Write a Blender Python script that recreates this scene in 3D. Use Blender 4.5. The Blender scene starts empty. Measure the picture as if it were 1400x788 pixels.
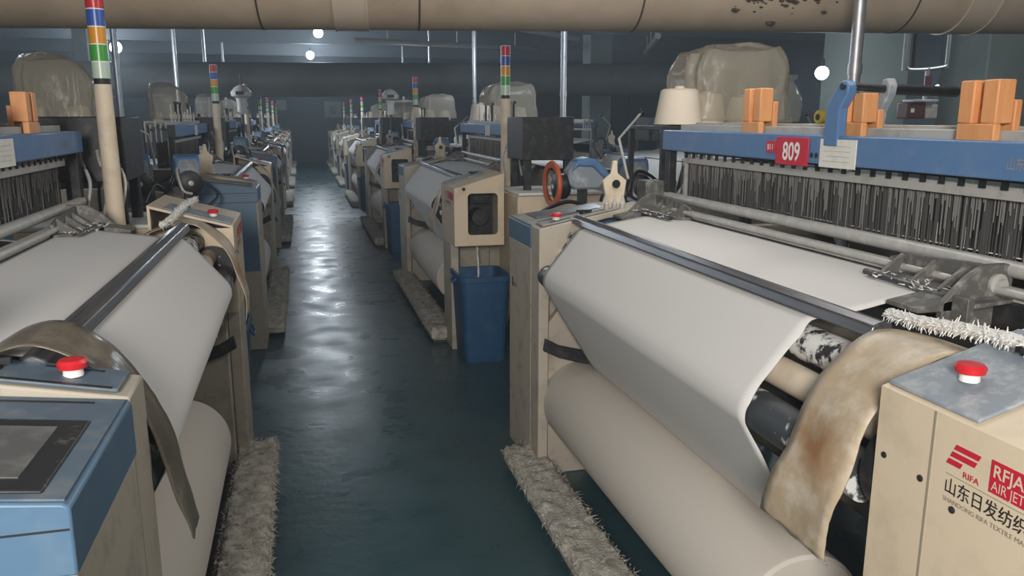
import bpy, bmesh, math, random
from mathutils import Vector, Matrix, noise
rnd = random.Random(7)
SC = bpy.context.scene
COL = SC.collection
PI = math.pi

# ------------------------------------------------------------------ materials
def lin(c):
    return tuple(((v / 255) / 12.92 if v / 255 <= .04045 else ((v / 255 + .055) / 1.055) ** 2.4) for v in c)

def mat(name, rgb, rough=.55, metal=0., dirt=None, bump=None, spec=.5, emit=None, alpha=None, rough_var=None, sub=None):
    """dirt = (rgb, scale, low, high): worn or dusty patches mixed over the paint"""
    m = bpy.data.materials.new(name); m.use_nodes = True
    nt = m.node_tree; N = nt.nodes; L = nt.links
    b = N['Principled BSDF']
    b.inputs['Roughness'].default_value = rough
    b.inputs['Metallic'].default_value = metal
    b.inputs['Specular IOR Level'].default_value = spec
    b.inputs['Base Color'].default_value = (*lin(rgb), 1)
    tc = N.new('ShaderNodeTexCoord')
    if dirt:
        c2, sc, lo, hi = dirt[:4]
        nz = N.new('ShaderNodeTexNoise'); nz.inputs['Scale'].default_value = sc
        nz.inputs['Detail'].default_value = 6; nz.inputs['Roughness'].default_value = .65
        mp = N.new('ShaderNodeMapping')
        if len(dirt) > 4: mp.inputs['Scale'].default_value = dirt[4]
        L.new(tc.outputs['Object'], mp.inputs['Vector']); L.new(mp.outputs['Vector'], nz.inputs['Vector'])
        r = N.new('ShaderNodeValToRGB')
        r.color_ramp.elements[0].position = lo; r.color_ramp.elements[1].position = hi
        r.color_ramp.elements[0].color = (*lin(rgb), 1); r.color_ramp.elements[1].color = (*lin(c2), 1)
        L.new(nz.outputs['Fac'], r.inputs['Fac']); L.new(r.outputs['Color'], b.inputs['Base Color'])
    if rough_var:
        sc, lo, hi = rough_var
        nz = N.new('ShaderNodeTexNoise'); nz.inputs['Scale'].default_value = sc; nz.inputs['Detail'].default_value = 5
        L.new(tc.outputs['Object'], nz.inputs['Vector'])
        mr = N.new('ShaderNodeMapRange'); mr.inputs['From Min'].default_value = .35; mr.inputs['From Max'].default_value = .65
        mr.inputs['To Min'].default_value = lo; mr.inputs['To Max'].default_value = hi
        L.new(nz.outputs['Fac'], mr.inputs['Value']); L.new(mr.outputs['Result'], b.inputs['Roughness'])
    if bump:
        sc, st, ds = bump
        nz = N.new('ShaderNodeTexNoise'); nz.inputs['Scale'].default_value = sc; nz.inputs['Detail'].default_value = 5
        L.new(tc.outputs['Object'], nz.inputs['Vector'])
        bp = N.new('ShaderNodeBump'); bp.inputs['Strength'].default_value = st; bp.inputs['Distance'].default_value = ds
        L.new(nz.outputs['Fac'], bp.inputs['Height']); L.new(bp.outputs['Normal'], b.inputs['Normal'])
    if emit:
        b.inputs['Emission Color'].default_value = (*lin(emit[0]), 1); b.inputs['Emission Strength'].default_value = emit[1]
    if alpha is not None:
        b.inputs['Alpha'].default_value = alpha
    return m

M = {}
M['cream'] = mat('cream_paint', (218, 200, 172), .42, dirt=((188, 172, 148), 7, .5, .85), bump=(40, .05, .002))
M['cream_dirty'] = mat('dusty_cream_paint', (180, 170, 154), .6, dirt=((134, 126, 115), 8, .5, .8), bump=(60, .15, .003))
M['blue'] = mat('blue_paint', (86, 122, 166), .42, dirt=((118, 142, 170), 6, .5, .85), bump=(50, .05, .002))
M['deepblue'] = mat('console_blue_paint', (84, 114, 140), .45, dirt=((104, 126, 144), 8, .5, .8))
M['dustlid'] = mat('dusty_lid_paint', (152, 150, 144), .6, dirt=((120, 120, 118), 9, .45, .75), bump=(60, .15, .002))
M['bluelid'] = mat('dusty_blue_lid', (92, 108, 122), .5, dirt=((134, 138, 140), 9, .5, .8), bump=(60, .15, .002))
M['greyblue'] = mat('greyblue_panel', (134, 143, 152), .55, dirt=((186, 186, 184), 22, .48, .74), bump=(60, .2, .002))
M['cloth'] = mat('greige_cloth', (218, 215, 211), .9, spec=.1, bump=(420, .08, .001))
M['roll'] = mat('rolled_cloth', (206, 198, 187), .9, spec=.1, bump=(420, .08, .001))
M['steel'] = mat('dark_steel', (74, 75, 76), .38, .75, dirt=((120, 120, 120), 14, .5, .8), bump=(30, .05, .002))
M['barsteel'] = mat('worn_bar_steel', (92, 93, 95), .33, .6, dirt=((128, 128, 130), 5, .45, .8, (8, .4, 8)))
M['alu'] = mat('dull_aluminium', (182, 180, 175), .45, .2, dirt=((206, 203, 198), 18, .45, .75))
M['chrome'] = mat('galvanised_tube', (176, 178, 180), .42, .7, dirt=((140, 142, 144), 12, .5, .8))
M['cast'] = mat('dusty_cast_iron', (104, 102, 98), .6, .3, dirt=((160, 157, 150), 26, .5, .72), bump=(70, .35, .003))
M['black'] = mat('black_plastic', (24, 25, 27), .45, dirt=((62, 62, 62), 20, .55, .85))
M['dark'] = mat('dark_oily_metal', (44, 44, 46), .5, .3, dirt=((84, 82, 78), 18, .5, .8))
M['rubber'] = mat('dark_rubber', (62, 66, 70), .55, dirt=((214, 212, 206), 9, .56, .62))
M['speck'] = mat('lint_speckled_roller', (40, 40, 42), .8, dirt=((226, 224, 220), 24, .44, .52), bump=(60, .4, .004))
M['creamroll'] = mat('pale_roller', (216, 200, 176), .6, dirt=((188, 172, 150), 10, .5, .8))
M['lint'] = mat('cotton_lint', (198, 192, 180), .95, spec=.05, dirt=((146, 140, 130), 22, .42, .7), bump=(90, .8, .01))
M['whitelint'] = mat('white_yarn_lint', (228, 226, 220), .95, spec=.05, bump=(90, .6, .006))
M['red'] = mat('red_plastic', (206, 38, 46), .35)
M['signred'] = mat('sign_red', (196, 34, 60), .45)
M['white'] = mat('white_paint', (236, 233, 228), .5)
M['paper'] = mat('white_paper', (226, 224, 214), .8, dirt=((204, 204, 196), 30, .5, .8))
M['ink'] = mat('black_ink', (38, 36, 38), .6)
M['inkgrey'] = mat('pale_ink', (150, 140, 126), .6)
M['wood'] = mat('orange_wood', (226, 160, 104), .55, dirt=((196, 126, 76), 10, .45, .75, (1, 1, .15)))
M['screen'] = mat('dusty_screen_glass', (96, 97, 96), .35, dirt=((140, 138, 134), 14, .45, .8), spec=.6)
M['bezel'] = mat('dusty_black_bezel', (42, 43, 44), .5, dirt=((120, 118, 112), 26, .58, .75))
M['bin'] = mat('blue_bin_plastic', (32, 76, 114), .5, dirt=((62, 98, 126), 8, .5, .85))
M['orange'] = mat('orange_ring', (196, 92, 48), .45)
M['cone'] = mat('yarn_cone', (222, 210, 192), .9, spec=.1, bump=(200, .25, .003))
M['warp'] = mat('warp_yarn', (206, 202, 194), .9, spec=.1, bump=(300, .3, .003))
M['wire'] = mat('heald_wire', (88, 87, 85), .6, .2)
M['wirelint'] = mat('linty_heald_wire', (128, 126, 122), .8)
M['rail'] = mat('pale_heald_rail', (186, 184, 178), .55, .2, dirt=((148, 146, 140), 20, .5, .8))
M['duct'] = mat('tan_duct_wrap', (196, 178, 156), .6, dirt=((170, 152, 132), 2.2, .42, .75), bump=(6, .1, .01))
M['ductfar'] = mat('grey_duct_wrap', (96, 98, 96), .6, dirt=((76, 80, 80), 1.5, .42, .75))
M['ductband'] = mat('duct_band', (206, 190, 170), .5)
M['ductjoint'] = mat('duct_joint_strip', (84, 74, 66), .6)
M['grime'] = mat('dark_grime_lint', (62, 50, 42), .95, dirt=((112, 96, 84), 30, .45, .7))
M['towerred'] = mat('tower_lens_red', (196, 48, 56), .3)
M['towerblue'] = mat('tower_lens_blue', (58, 92, 170), .3)
M['toworange'] = mat('tower_lens_amber', (216, 150, 50), .3)
M['towergreen'] = mat('tower_lens_green', (74, 158, 70), .3)
M['towerwhite'] = mat('tower_lens_clear', (190, 206, 188), .3)
M['yellow'] = mat('yellow_plastic', (220, 190, 40), .4)
M['floor'] = mat('teal_floor_paint', (52, 80, 86), .4, dirt=((42, 66, 72), 1.1, .35, .75), rough_var=(3.2, .24, .42), bump=(18, .26, .008), spec=.55)
M['wall'] = mat('far_wall_paint', (56, 66, 76), .8, dirt=((48, 57, 66), .6, .4, .7))
M['ceiling'] = mat('ceiling_paint', (62, 72, 80), .85, dirt=((48, 57, 64), .5, .4, .7))
M['truss'] = mat('roof_steel', (78, 86, 92), .6, .2)
M['column'] = mat('greygreen_column_paint', (128, 138, 132), .7, dirt=((108, 118, 114), .9, .4, .7))
M['bulb'] = mat('glowing_bulb', (255, 255, 255), .4, emit=((226, 238, 255), 14))
M['brown'] = mat('brown_box', (88, 46, 44), .5)

def plastic(name, rgb, trans, rough, dirt=None):
    m = mat(name, rgb, rough, dirt=dirt, spec=.6, bump=(9, .25, .02))
    nt = m.node_tree; N = nt.nodes; L = nt.links
    out = N['Material Output']; b = N['Principled BSDF']
    t = N.new('ShaderNodeBsdfTransparent'); t.inputs['Color'].default_value = (.86, .85, .82, 1)
    mx = N.new('ShaderNodeMixShader'); mx.inputs['Fac'].default_value = trans
    L.new(b.outputs[0], mx.inputs[1]); L.new(t.outputs[0], mx.inputs[2]); L.new(mx.outputs[0], out.inputs['Surface'])
    return m
M['film'] = plastic('milky_plastic_film', (214, 206, 190), .80, .28)
M['clearfilm'] = plastic('clear_plastic_film', (190, 196, 194), .72, .15)
M['strip'] = plastic('dirty_plastic_strip', (190, 170, 142), .14, .45, dirt=((216, 206, 188), 16, .45, .72))
M['stripdark'] = plastic('olive_plastic_strip', (118, 108, 92), .22, .2, dirt=((160, 150, 136), 7, .5, .75))

# ------------------------------------------------------------------ mesh helpers
def new(): return bmesh.new()

def box(bm, a, b):
    x0, y0, z0 = a; x1, y1, z1 = b
    v = [bm.verts.new(p) for p in ((x0,y0,z0),(x1,y0,z0),(x1,y1,z0),(x0,y1,z0),(x0,y0,z1),(x1,y0,z1),(x1,y1,z1),(x0,y1,z1))]
    for f in ((0,3,2,1),(4,5,6,7),(0,1,5,4),(1,2,6,5),(2,3,7,6),(3,0,4,7)): bm.faces.new([v[i] for i in f])
    return v

def loops(bm, rings, close=True, cap=True):
    vs = [[bm.verts.new(p) for p in r] for r in rings]
    n = len(vs[0])
    for a, b in zip(vs, vs[1:]):
        for i in range(n if close else n - 1):
            j = (i + 1) % n
            bm.faces.new((a[i], a[j], b[j], b[i]))
    if cap and close:
        bm.faces.new(list(reversed(vs[0]))); bm.faces.new(vs[-1])
    return vs

def frame_of(d):
    d = d.normalized(); a = Vector((0, 0, 1)) if abs(d.z) < .9 else Vector((1, 0, 0))
    x = d.cross(a).normalized(); return x, d.cross(x).normalized()

def cyl(bm, p0, p1, r0, r1=None, n=20, cap=True):
    p0 = Vector(p0); p1 = Vector(p1); r1 = r0 if r1 is None else r1
    x, y = frame_of(p1 - p0)
    ring = lambda p, r: [p + (x * math.cos(2*PI*i/n) + y * math.sin(2*PI*i/n)) * r for i in range(n)]
    loops(bm, [ring(p0, r0), ring(p1, r1)], True, cap)

def lathe(bm, p0, d, prof, n=24, cap=True):
    """prof = [(distance along d, radius)]"""
    p0 = Vector(p0); d = Vector(d).normalized(); x, y = frame_of(d)
    loops(bm, [[p0 + d * h + (x * math.cos(2*PI*i/n) + y * math.sin(2*PI*i/n)) * max(r, .0004) for i in range(n)] for h, r in prof], True, cap)

def tube(bm, pts, r, n=8, rs=None):
    pts = [Vector(p) for p in pts]
    rings = []
    for i, p in enumerate(pts):
        d = (pts[min(i+1, len(pts)-1)] - pts[max(i-1, 0)])
        x, y = frame_of(d); rr = rs[i] if rs else r
        rings.append([p + (x * math.cos(2*PI*k/n) + y * math.sin(2*PI*k/n)) * rr for k in range(n)])
    loops(bm, rings)

def spline(pts, k=8):
    pts = [Vector(p) for p in pts]; out = []
    for i in range(len(pts) - 1):
        p0 = pts[max(i-1, 0)]; p1 = pts[i]; p2 = pts[i+1]; p3 = pts[min(i+2, len(pts)-1)]
        for j in range(k):
            t = j / k
            out.append(.5 * ((2*p1) + (p2-p0)*t + (2*p0-5*p1+4*p2-p3)*t*t + (3*p1-p0-3*p2+p3)*t**3))
    out.append(pts[-1]); return out

def prism(bm, pts, a, b, axes='xz'):
    """pts in the plane named by axes, extruded along the third axis from a to b"""
    def P(p, t):
        if axes == 'xz': return (p[0], t, p[1])
        if axes == 'yz': return (t, p[0], p[1])
        return (p[0], p[1], t)
    loops(bm, [[P(p, a) for p in pts], [P(p, b) for p in pts]])

def sphere(bm, c, r, n=14, sc=(1, 1, 1)):
    bmesh.ops.create_uvsphere(bm, u_segments=n, v_segments=max(6, n // 2 + 1), radius=r,
        matrix=Matrix.Translation(Vector(c)) @ Matrix.Diagonal((*sc, 1)))

KIDS = {}
def build(name, bm, m, parent=None, bevel=0, smooth=True, angle=35, thick=0):
    bmesh.ops.recalc_face_normals(bm, faces=bm.faces)
    me = bpy.data.meshes.new(name); bm.to_mesh(me); bm.free()
    for k in (m if isinstance(m, (list, tuple)) else [m]): me.materials.append(M[k])
    if smooth:
        me.shade_smooth(); me.set_sharp_from_angle(angle=math.radians(angle))
    o = bpy.data.objects.new(name, me); COL.objects.link(o)
    if parent is not None: o.parent = parent; KIDS.setdefault(parent.name, []).append(o)
    if thick:
        s = o.modifiers.new('thickness', 'SOLIDIFY'); s.thickness = thick; s.offset = 0
    if bevel:
        bv = o.modifiers.new('bevel', 'BEVEL'); bv.width = bevel; bv.segments = 2; bv.limit_method = 'ANGLE'; bv.angle_limit = math.radians(40)
    return o

def tag(o, label=None, cat=None, group=None, kind=None):
    if label: o['label'] = label
    if cat: o['category'] = cat
    if group: o['group'] = group
    if kind: o['kind'] = kind
    return o

def thing(name, loc=(0, 0, 0), rz=0, label=None, cat=None, group=None):
    o = bpy.data.objects.new(name, None); COL.objects.link(o)
    o.location = loc; o.rotation_euler = (0, 0, rz); o.empty_display_size = .1
    return tag(o, label, cat, group)

def copy_tree(o, parent=None, skip=()):
    c = o.copy(); COL.objects.link(c)
    if parent is not None: c.parent = parent; KIDS.setdefault(parent.name, []).append(c)
    for ch in list(KIDS.get(o.name, ())):
        if ch.name.split('.')[0] in skip: continue
        copy_tree(ch, c, skip)
    return c

_dg = [None]
def text_into(bm, s, origin, xdir, ydir, height, squeeze=1., align='LEFT', push=.0006, bold=0.):
    cu = bpy.data.curves.new('lettering', 'FONT'); cu.body = s; cu.size = 1; cu.align_x = align; cu.resolution_u = 3
    cu.offset = bold
    o = bpy.data.objects.new('lettering', cu); COL.objects.link(o)
    dg = bpy.context.evaluated_depsgraph_get(); dg.update()
    me = bpy.data.meshes.new_from_object(o.evaluated_get(dg))
    X = Vector(xdir).normalized(); Y = Vector(ydir).normalized(); Nn = X.cross(Y)
    k = height / .70
    m = Matrix(((X.x*k*squeeze, Y.x*k, Nn.x, 0), (X.y*k*squeeze, Y.y*k, Nn.y, 0), (X.z*k*squeeze, Y.z*k, Nn.z, 0), (0, 0, 0, 1)))
    me.transform(m); me.transform(Matrix.Translation(Vector(origin) + Nn * push))
    bm.from_mesh(me)
    bpy.data.objects.remove(o); bpy.data.curves.remove(cu); bpy.data.meshes.remove(me)

# ------------------------------------------------------------------ the hall
def struct(name, bm, m, **k):
    o = build(name, bm, m, smooth=False, **k); o['kind'] = 'structure'; return o
X0, X1, Y0, Y1, ZC = -11., 14., -5., 33.6, 4.3
b = new(); box(b, (X0, Y0, -.1), (X1, Y1, 0)); struct('floor', b, 'floor')
b = new(); box(b, (X0, Y0, ZC), (X1, Y1, ZC + .1)); struct('ceiling', b, 'ceiling')
b = new(); box(b, (X0 - .1, Y1, -.1), (X1 + .1, Y1 + .1, ZC + .1)); struct('wall_far', b, 'wall')
b = new(); box(b, (X0 - .1, Y0 - .1, -.1), (X1 + .1, Y0, ZC + .1)); struct('wall_near', b, 'wall')
b = new(); box(b, (X0 - .1, Y0, -.1), (X0, Y1, ZC + .1)); struct('wall_left', b, 'wall')
b = new(); box(b, (X1, Y0, -.1), (X1 + .1, Y1, ZC + .1)); struct('wall_right', b, 'wall')
for i, (x, y, w, d) in enumerate(((7.2, 9.4, .72, .8), (8.95, 9.2, .78, .8), (-5.9, 15.5, .5, .5), (7.6, 20.5, .6, .6), (-4.55, 20.2, .3, .3))):
    b = new(); box(b, (x - w/2, y - d/2, 0), (x + w/2, y + d/2, ZC)); struct('column' if i == 0 else 'column.%03d' % i, b, 'column', bevel=.02)
b = new(); box(b, (7.4, 9.76, 0), (7.95, 9.84, ZC)); struct('partition_panel', b, 'column')
# roof beams under the ceiling
for i, y in enumerate((8.2, 12.6, 19.2, 23.5, 28)):
    b = new()
    box(b, (X0, y - .06, 3.72), (X1, y + .06, 3.76)); box(b, (X0, y - .06, 4.06), (X1, y + .06, ZC)); box(b, (X0, y - .012, 3.76), (X1, y + .012, 4.06))
    struct('ceiling_beam' if i == 0 else 'ceiling_beam.%03d' % i, b, 'truss')
for i, (xa, ya, xb, yb, z) in enumerate(((2.2, 12, 6.0, 17.5, 3.2), (1.2, 18, 6.4, 22, 3.35), (6.8, 15, 9.6, 22, 3.3))):
    b = new(); cyl(b, (xa, ya, z), (xb, yb, z + .25), .06, n=10)
    for t in (.15, .5, .85):
        p = Vector((xa, ya, z)).lerp(Vector((xb, yb, z + .25)), t); cyl(b, p, (p.x, p.y, ZC), .014, n=6)
    tag(build('service_pipe', b, 'alu'), ['pale service pipe slung under the ceiling above the second right loom', 'pale service pipe under the ceiling over the middle of the right row', 'pale service pipe under the ceiling beside the grey-green column'][i], 'pipe', 'service pipes under the ceiling')
b = new(); box(b, (.95, Y1 - .03, 1.72), (1.68, Y1 - .001, 2.42))
nb = build('notice_board', b, 'truss', bevel=.006); tag(nb, 'pale notice board on the far wall at the end of the aisle', 'notice board')
b = new(); box(b, (1.0, Y1 - .036, 1.78), (1.63, Y1 - .03, 2.36)); build('board_panel', b, 'column', nb)
b = new(); box(b, (1.2, Y1 - .041, 1.9), (1.42, Y1 - .036, 2.2)); build('poster', b, 'black', nb)
b = new(); box(b, (-.85, Y1 - .03, 2.02), (-.45, Y1 - .001, 2.44))
nb = build('wall_cabinet', b, 'truss', bevel=.006); tag(nb, 'small grey cabinet on the far wall above the left loom row', 'cabinet')
b = new(); box(b, (-.83, Y1 - .045, 2.04), (-.47, Y1 - .03, 2.42)); build('door', b, 'column', nb, bevel=.004)

# ------------------------------------------------------------------ overhead ducts
def duct(name, A, B, r, m, label):
    A = Vector(A); B = Vector(B); d = (B - A).normalized()
    root = thing(name, (0, 0, 0), 0, label, 'duct')
    b = new(); cyl(b, A, B, r, n=48); build('pipe_shell', b, m, root)
    return root, A, d, r
dA = Vector((-1.6, 5.7, 2.635)); dB = Vector((4.2, 5.1, 2.69)); dd = (dB - dA)
big, A, d, r = duct('air_duct', dA - dd * 1.3, dB + dd * 1.3, .35, 'duct', 'big tan air duct crossing overhead, nearest the camera')
def at_x(x): return dA + dd * ((x - dA.x) / dd.x)
for x in (-.19, .78, 4.1, 5.3, -2.4, 2.2):
    b = new(); p = at_x(x); cyl(b, p - d * .006, p + d * .006, r + .004, n=48); build('joint', b, 'ductjoint', big)
for x, w in ((.36, .20), (4.6, .22)):
    b = new(); p = at_x(x); cyl(b, p - d * w/2, p + d * w/2, r + .006, n=48)
    for e in (-1, 1): cyl(b, p + d * e * w/2 - d * .006, p + d * e * w/2 + d * .006, r + .011, n=48)
    build('patch_band', b, 'ductband', big)
# grime hanging in the lint on the duct, towards the right
b = new(); x, y = frame_of(d)
for i in range(620):
    t = rnd.gauss(3.12, .17) + noise.noise(Vector((i * .1, 0, 0))) * .1; a = rnd.gauss(.1, .33)
    p = at_x(t); nrm = (Vector((0, -1, 0)) * math.cos(a) + Vector((0, 0, 1)) * math.sin(a) * 1).normalized()
    q = p + nrm * (r + .002)
    s = rnd.expovariate(1 / .009) + .004
    sphere(b, q, min(s, .025), 6, (1.7, .35, .9))
g = build('grime', b, 'grime', big); g['kind'] = 'stuff'; g['label'] = 'dark clotted lint stuck on the duct'
duct('air_duct', (-10.9, 18.0, 2.41), (9.0, 17.6, 2.61), .35, 'ductfar', 'grey air duct crossing overhead, farther from the camera')

# ------------------------------------------------------------------ loom, built once in its own frame
# u (x): depth from the aisle face into the machine, v (y): along the aisle, drive side at 0, terminal side at 3.44
LV = 3.42
def make_loom():
    R = thing('air_jet_loom')
    # --- drive side cabinet with sloping lid and a rounded opening in its end face
    b = new()
    top = lambda u: 1.25 + .285 * u
    T = .012
    prism(b, [(0, .83), (0, top(0)), (T, top(T)), (T, .83)], .0, .55)
    prism(b, [(.37 - T, .83), (.37 - T, top(.37 - T)), (.37, top(.37)), (.37, .83)], .0, .55)
    prism(b, [(T, top(T) - T), (T, top(T)), (.37 - T, top(.37 - T)), (.37 - T, top(.37 - T) - T)], .0, .55)
    box(b, (T, 0, .83), (.37 - T, .55, .842)); box(b, (T, .53, .842), (.37 - T, .55, 1.24))
    # ring around the opening
    n = 40; inner = []; outer = []
    cu, cz, hw, hh, rr = .212, 1.06, .112, .152, .03
    for i in range(n):
        k = i // (n // 4); t = (i % (n // 4)) / (n // 4 - 1)
        sx, sz = ((1, 1), (-1, 1), (-1, -1), (1, -1))[k]
        a = k * PI / 2 + t * PI / 2
        inner.append((cu + sx * (hw - rr) + rr * math.cos(a), cz + sz * (hh - rr) + rr * math.sin(a)))
    for i, (pu, pz) in enumerate(inner):
        k = i // (n // 4); t = (i % (n // 4)) / (n // 4 - 1)
        cor = ((.37 - T, None), (T, None), (T, .842), (.37 - T, .842))[k]
        cz2 = cor[1] if cor[1] is not None else top(cor[0]) - T
        # slide along the two edges that meet in the corner
        if k == 0: q = (cor[0], pz) if t < .34 else (pu, top(pu) - T) if t > .66 else (cor[0], cz2)
        elif k == 1: q = (pu, top(pu) - T) if t < .34 else (cor[0], pz) if t > .66 else (cor[0], cz2)
        elif k == 2: q = (cor[0], pz) if t < .34 else (pu, cz2) if t > .66 else (cor[0], cz2)
        else: q = (pu, cz2) if t < .34 else (cor[0], pz) if t > .66 else (cor[0], cz2)
        outer.append(q)
    P = lambda q, v: (q[0], v, q[1])
    loops(b, [[P(q, .003) for q in outer], [P(q, .003) for q in inner], [P(q, .02) for q in inner], [P(q, .02) for q in outer]], True, False)
    bmesh.ops.remove_doubles(b, verts=b.verts, dist=.0002)
    cab = build('drive_cabinet', b, 'cream', R, angle=30)
    b = new(); box(b, (T + .01, .3, .85), (.35, .31, 1.24)); box(b, (.05, .15, .86), (.12, .3, 1.1)); cyl(b, (.22, .3, 1.02), (.22, .14, 1.02), .06); box(b, (.16, .2, 1.12), (.3, .3, 1.22))
    build('inner_mechanism', b, 'dark', cab)
    b = new()
    box(b, (-.0012, .408, .83), (.0, .413, 1.249))
    build('seam', b, 'inkgrey', cab)
    for v, z in ((.525, 1.119), (.43, 1.114), (.352, 1.091)):
        b = new(); lathe(b, (.001, v, z), (-1, 0, 0), [(0, .0065), (.003, .0065), (.0045, .004)], 12); build('screw', b, 'steel', cab)
    b = new(); lathe(b, (.07, .004, 1.245), (0, -1, 0), [(0, .012), (.01, .012), (.012, .009)], 14); build('lock', b, 'black', cab)
    # maker's marks on the aisle face
    b = new(); xd, yd = (0, -1, 0), (0, 0, 1)
    sk = .45
    for i, (w, off) in enumerate(((.052, .0), (.052, .0), (.030, .0))):
        z1 = 1.208 - i * .0145; z0 = z1 - .0098; v1 = .362 - .0 - (z1 - 1.165) * -0 - .0; 
        s = lambda z: (z - 1.17) * sk
        pts = [(.375 - s(z0), z0), (.375 - s(z0) - w, z0), (.375 - s(z1) - w, z1), (.375 - s(z1), z1)]
        prism(b, pts, -.0004, -.0014, 'yz')
    text_into(b, 'RIFA', (-.001, .338, 1.158), xd, yd, .0105, 1.15, bold=.01)
    e = build('red_emblem', b, 'signred', cab, smooth=False)
    b = new(); box(b, (-.0012, .04, 1.158), (-.0004, .285, 1.213)); build('red_model_plate', b, 'signred', cab, smooth=False)
    b = new(); text_into(b, 'RFJA20', (-.0014, .280, 1.186), xd, yd, .021, .98, bold=.015); text_into(b, 'AIR JETLOOM', (-.0014, .280, 1.163), xd, yd, .017, .82, bold=.0)
    build('model_lettering', b, 'cream', cab, smooth=False)
    b = new(); text_into(b, '\u5c71\u4e1c\u65e5\u53d1\u7eba\u7ec7\u673a\u68b0', (-.001, .374, 1.119), xd, yd, .022, .90, bold=.005)
    build('maker_lettering', b, 'ink', cab, smooth=False)
    b = new(); text_into(b, 'SHANDONG RIFA TEXTILE MACHINERY', (-.001, .374, 1.101), xd, yd, .0085, 1.0); box(b, (-.0012, .0, 1.1505), (-.0004, .374, 1.1515))
    build('small_lettering', b, 'inkgrey', cab, smooth=False)
    # post below the cabinet and low extension
    b = new(); box(b, (0, .17, 0), (.06, .50, .83)); box(b, (.06, .44, 0), (.36, .50, .83)); build('post', b, 'cream_dirty', R, bevel=.006)
    b = new(); box(b, (.40, -.28, .45), (1.02, .28, 1.215)); build('gear_housing', b, 'cream', R, bevel=.012)
    b = new(); box(b, (.40, -.3, 1.215), (1.02, .28, 1.235)); build('housing_lid', b, 'whitelint', R, bevel=.006)
    b = new(); box(b, (.48, -.12, 1.45), (.86, .34, 1.755))
    box(b, (.5, -.1, 1.2), (.55, -.05, 1.46)); box(b, (.8, -.1, 1.2), (.85, -.05, 1.46)); box(b, (.5, .27, 1.2), (.55, .32, 1.46))
    build('dobby_box', b, 'dark', R, bevel=.006)
    b = new()
    for k, (uu, vv) in enumerate(((.52, .36), (.58, .42), (.66, .40))):
        tube(b, spline([(uu, vv, 1.6), (uu - .02, vv + .06, 1.55), (uu - .05, vv + .08, 1.45), (uu - .02, vv + .1, 1.3)]), .008, 8)
    build('air_hose', b, 'alu', R)
    # waste selvage hanging out of the cabinet floor
    b = new(); p = spline([(.2, .16, .84), (.2, .15, .74), (.205, .145, .64), (.2, .14, .52)], 6); tube(b, p, .006, 6, [rnd.uniform(.004, .009) for _ in p])
    for q in p:
        for _ in range(5): cyl(b, q, q + Vector((rnd.uniform(-.025, .025), rnd.uniform(-.02, .02), rnd.uniform(-.02, .01))), .0012, .0004, 4)
    build('selvage_tail', b, 'whitelint', R)
    # --- switch plates with emergency stop on both sides
    def plate(v0, v1, ztop, u0, u1, mname):
        b = new(); prism(b, [(u0, ztop(u0) + .001), (u0, ztop(u0) + .009), (u1, ztop(u1) + .009), (u1, ztop(u1) + .001)], v0, v1)
        pl = build('switch_plate', b, mname, R, bevel=.003)
        uc, vc = u0 + .085, v0 + (v1 - v0) * .53
        z = ztop(uc) + .009
        b = new(); cyl(b, (uc, vc, z), (uc, vc, z + .014), .018, .017, 20); build('button_collar', b, 'white', pl)
        b = new(); lathe(b, (uc, vc, z + .012), (0, 0, 1), [(0, .012), (.004, .025), (.014, .027), (.02, .022), (.022, .004)], 24); build('stop_button', b, 'red', pl)
        b = new()
        cyl(b, (uc + .14, vc, ztop(uc + .14) + .006), (uc + .14, vc, ztop(uc + .14) + .018), .024, n=20); box(b, (uc + .10, vc - .006, ztop(uc + .14) + .014), (uc + .175, vc + .006, ztop(uc + .14) + .026))
        build('rotary_switch', b, 'black', pl)
        return pl
    plate(.33, .545, top, .01, .30, 'greyblue')
    # --- terminal side
    tt = lambda u: 1.238 + .14 * u
    b = new(); box(b, (0, 3.0, 0), (.5, LV, 1.134)); build('terminal_cabinet', b, 'cream_dirty', R, bevel=.006)
    b = new(); text_into(b, 'RIFA', (-.001, 3.34, .885), xd, yd, .022, 1.2); box(b, (-.0012, 3.34, .88), (-.0004, 3.36, .93)); build('faded_lettering', b, 'ink', R, smooth=False)
    side = [(0, 0), (0, 1.245)] + [(.52, 1.245 + .2 * .52), (.52, 1.29)] + [(.34, 1.285), (.24, 1.262), (.16, 1.21), (.10, 1.13), (.065, 1.03), (.05, .9), (.05, 0)]
    b = new(); prism(b, side, 2.86, 2.998); 
    build('side_cover', b, 'cream_dirty', R, bevel=.005)
    cs = new(); tz = lambda u: 1.2415 + .12 * u
    prism(cs, [(-.004, 1.134), (-.004, 1.236), (.006, tz(.006)), (.52, tz(.52)), (.52, 1.134)], 3.0, LV + .004)
    con = build('console', cs, 'deepblue', R, bevel=.004)
    b = new(); prism(b, [(.004, tz(.004) + .0004), (.004, tz(.004) + .0035), (.50, tz(.50) + .0035), (.50, tz(.50) + .0004)], 3.01, LV - .004); build('console_lid', b, 'dustlid', con)
    b = new(); box(b, (.012, LV + .0005, .62), (.5, LV + .006, 1.133)); build('end_panel', b, 'deepblue', con)
    b = new(); box(b, (-.0002, LV - .02, 1.203), (.5, LV + .0052, 1.206)); build('console_seam', b, 'ink', con)
    b = new(); prism(b, [(.035, tz(.035) + .003), (.035, tz(.035) + .008), (.47, tz(.47) + .008), (.47, tz(.47) + .003)], 3.13, 3.40)
    bz = build('screen_bezel', b, 'bezel', con, bevel=.003)
    b = new(); prism(b, [(.075, tz(.075) + .006), (.075, tz(.075) + .0095), (.44, tz(.44) + .0095), (.44, tz(.44) + .006)], 3.165, 3.36); build('touch_screen', b, 'screen', con)
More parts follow.
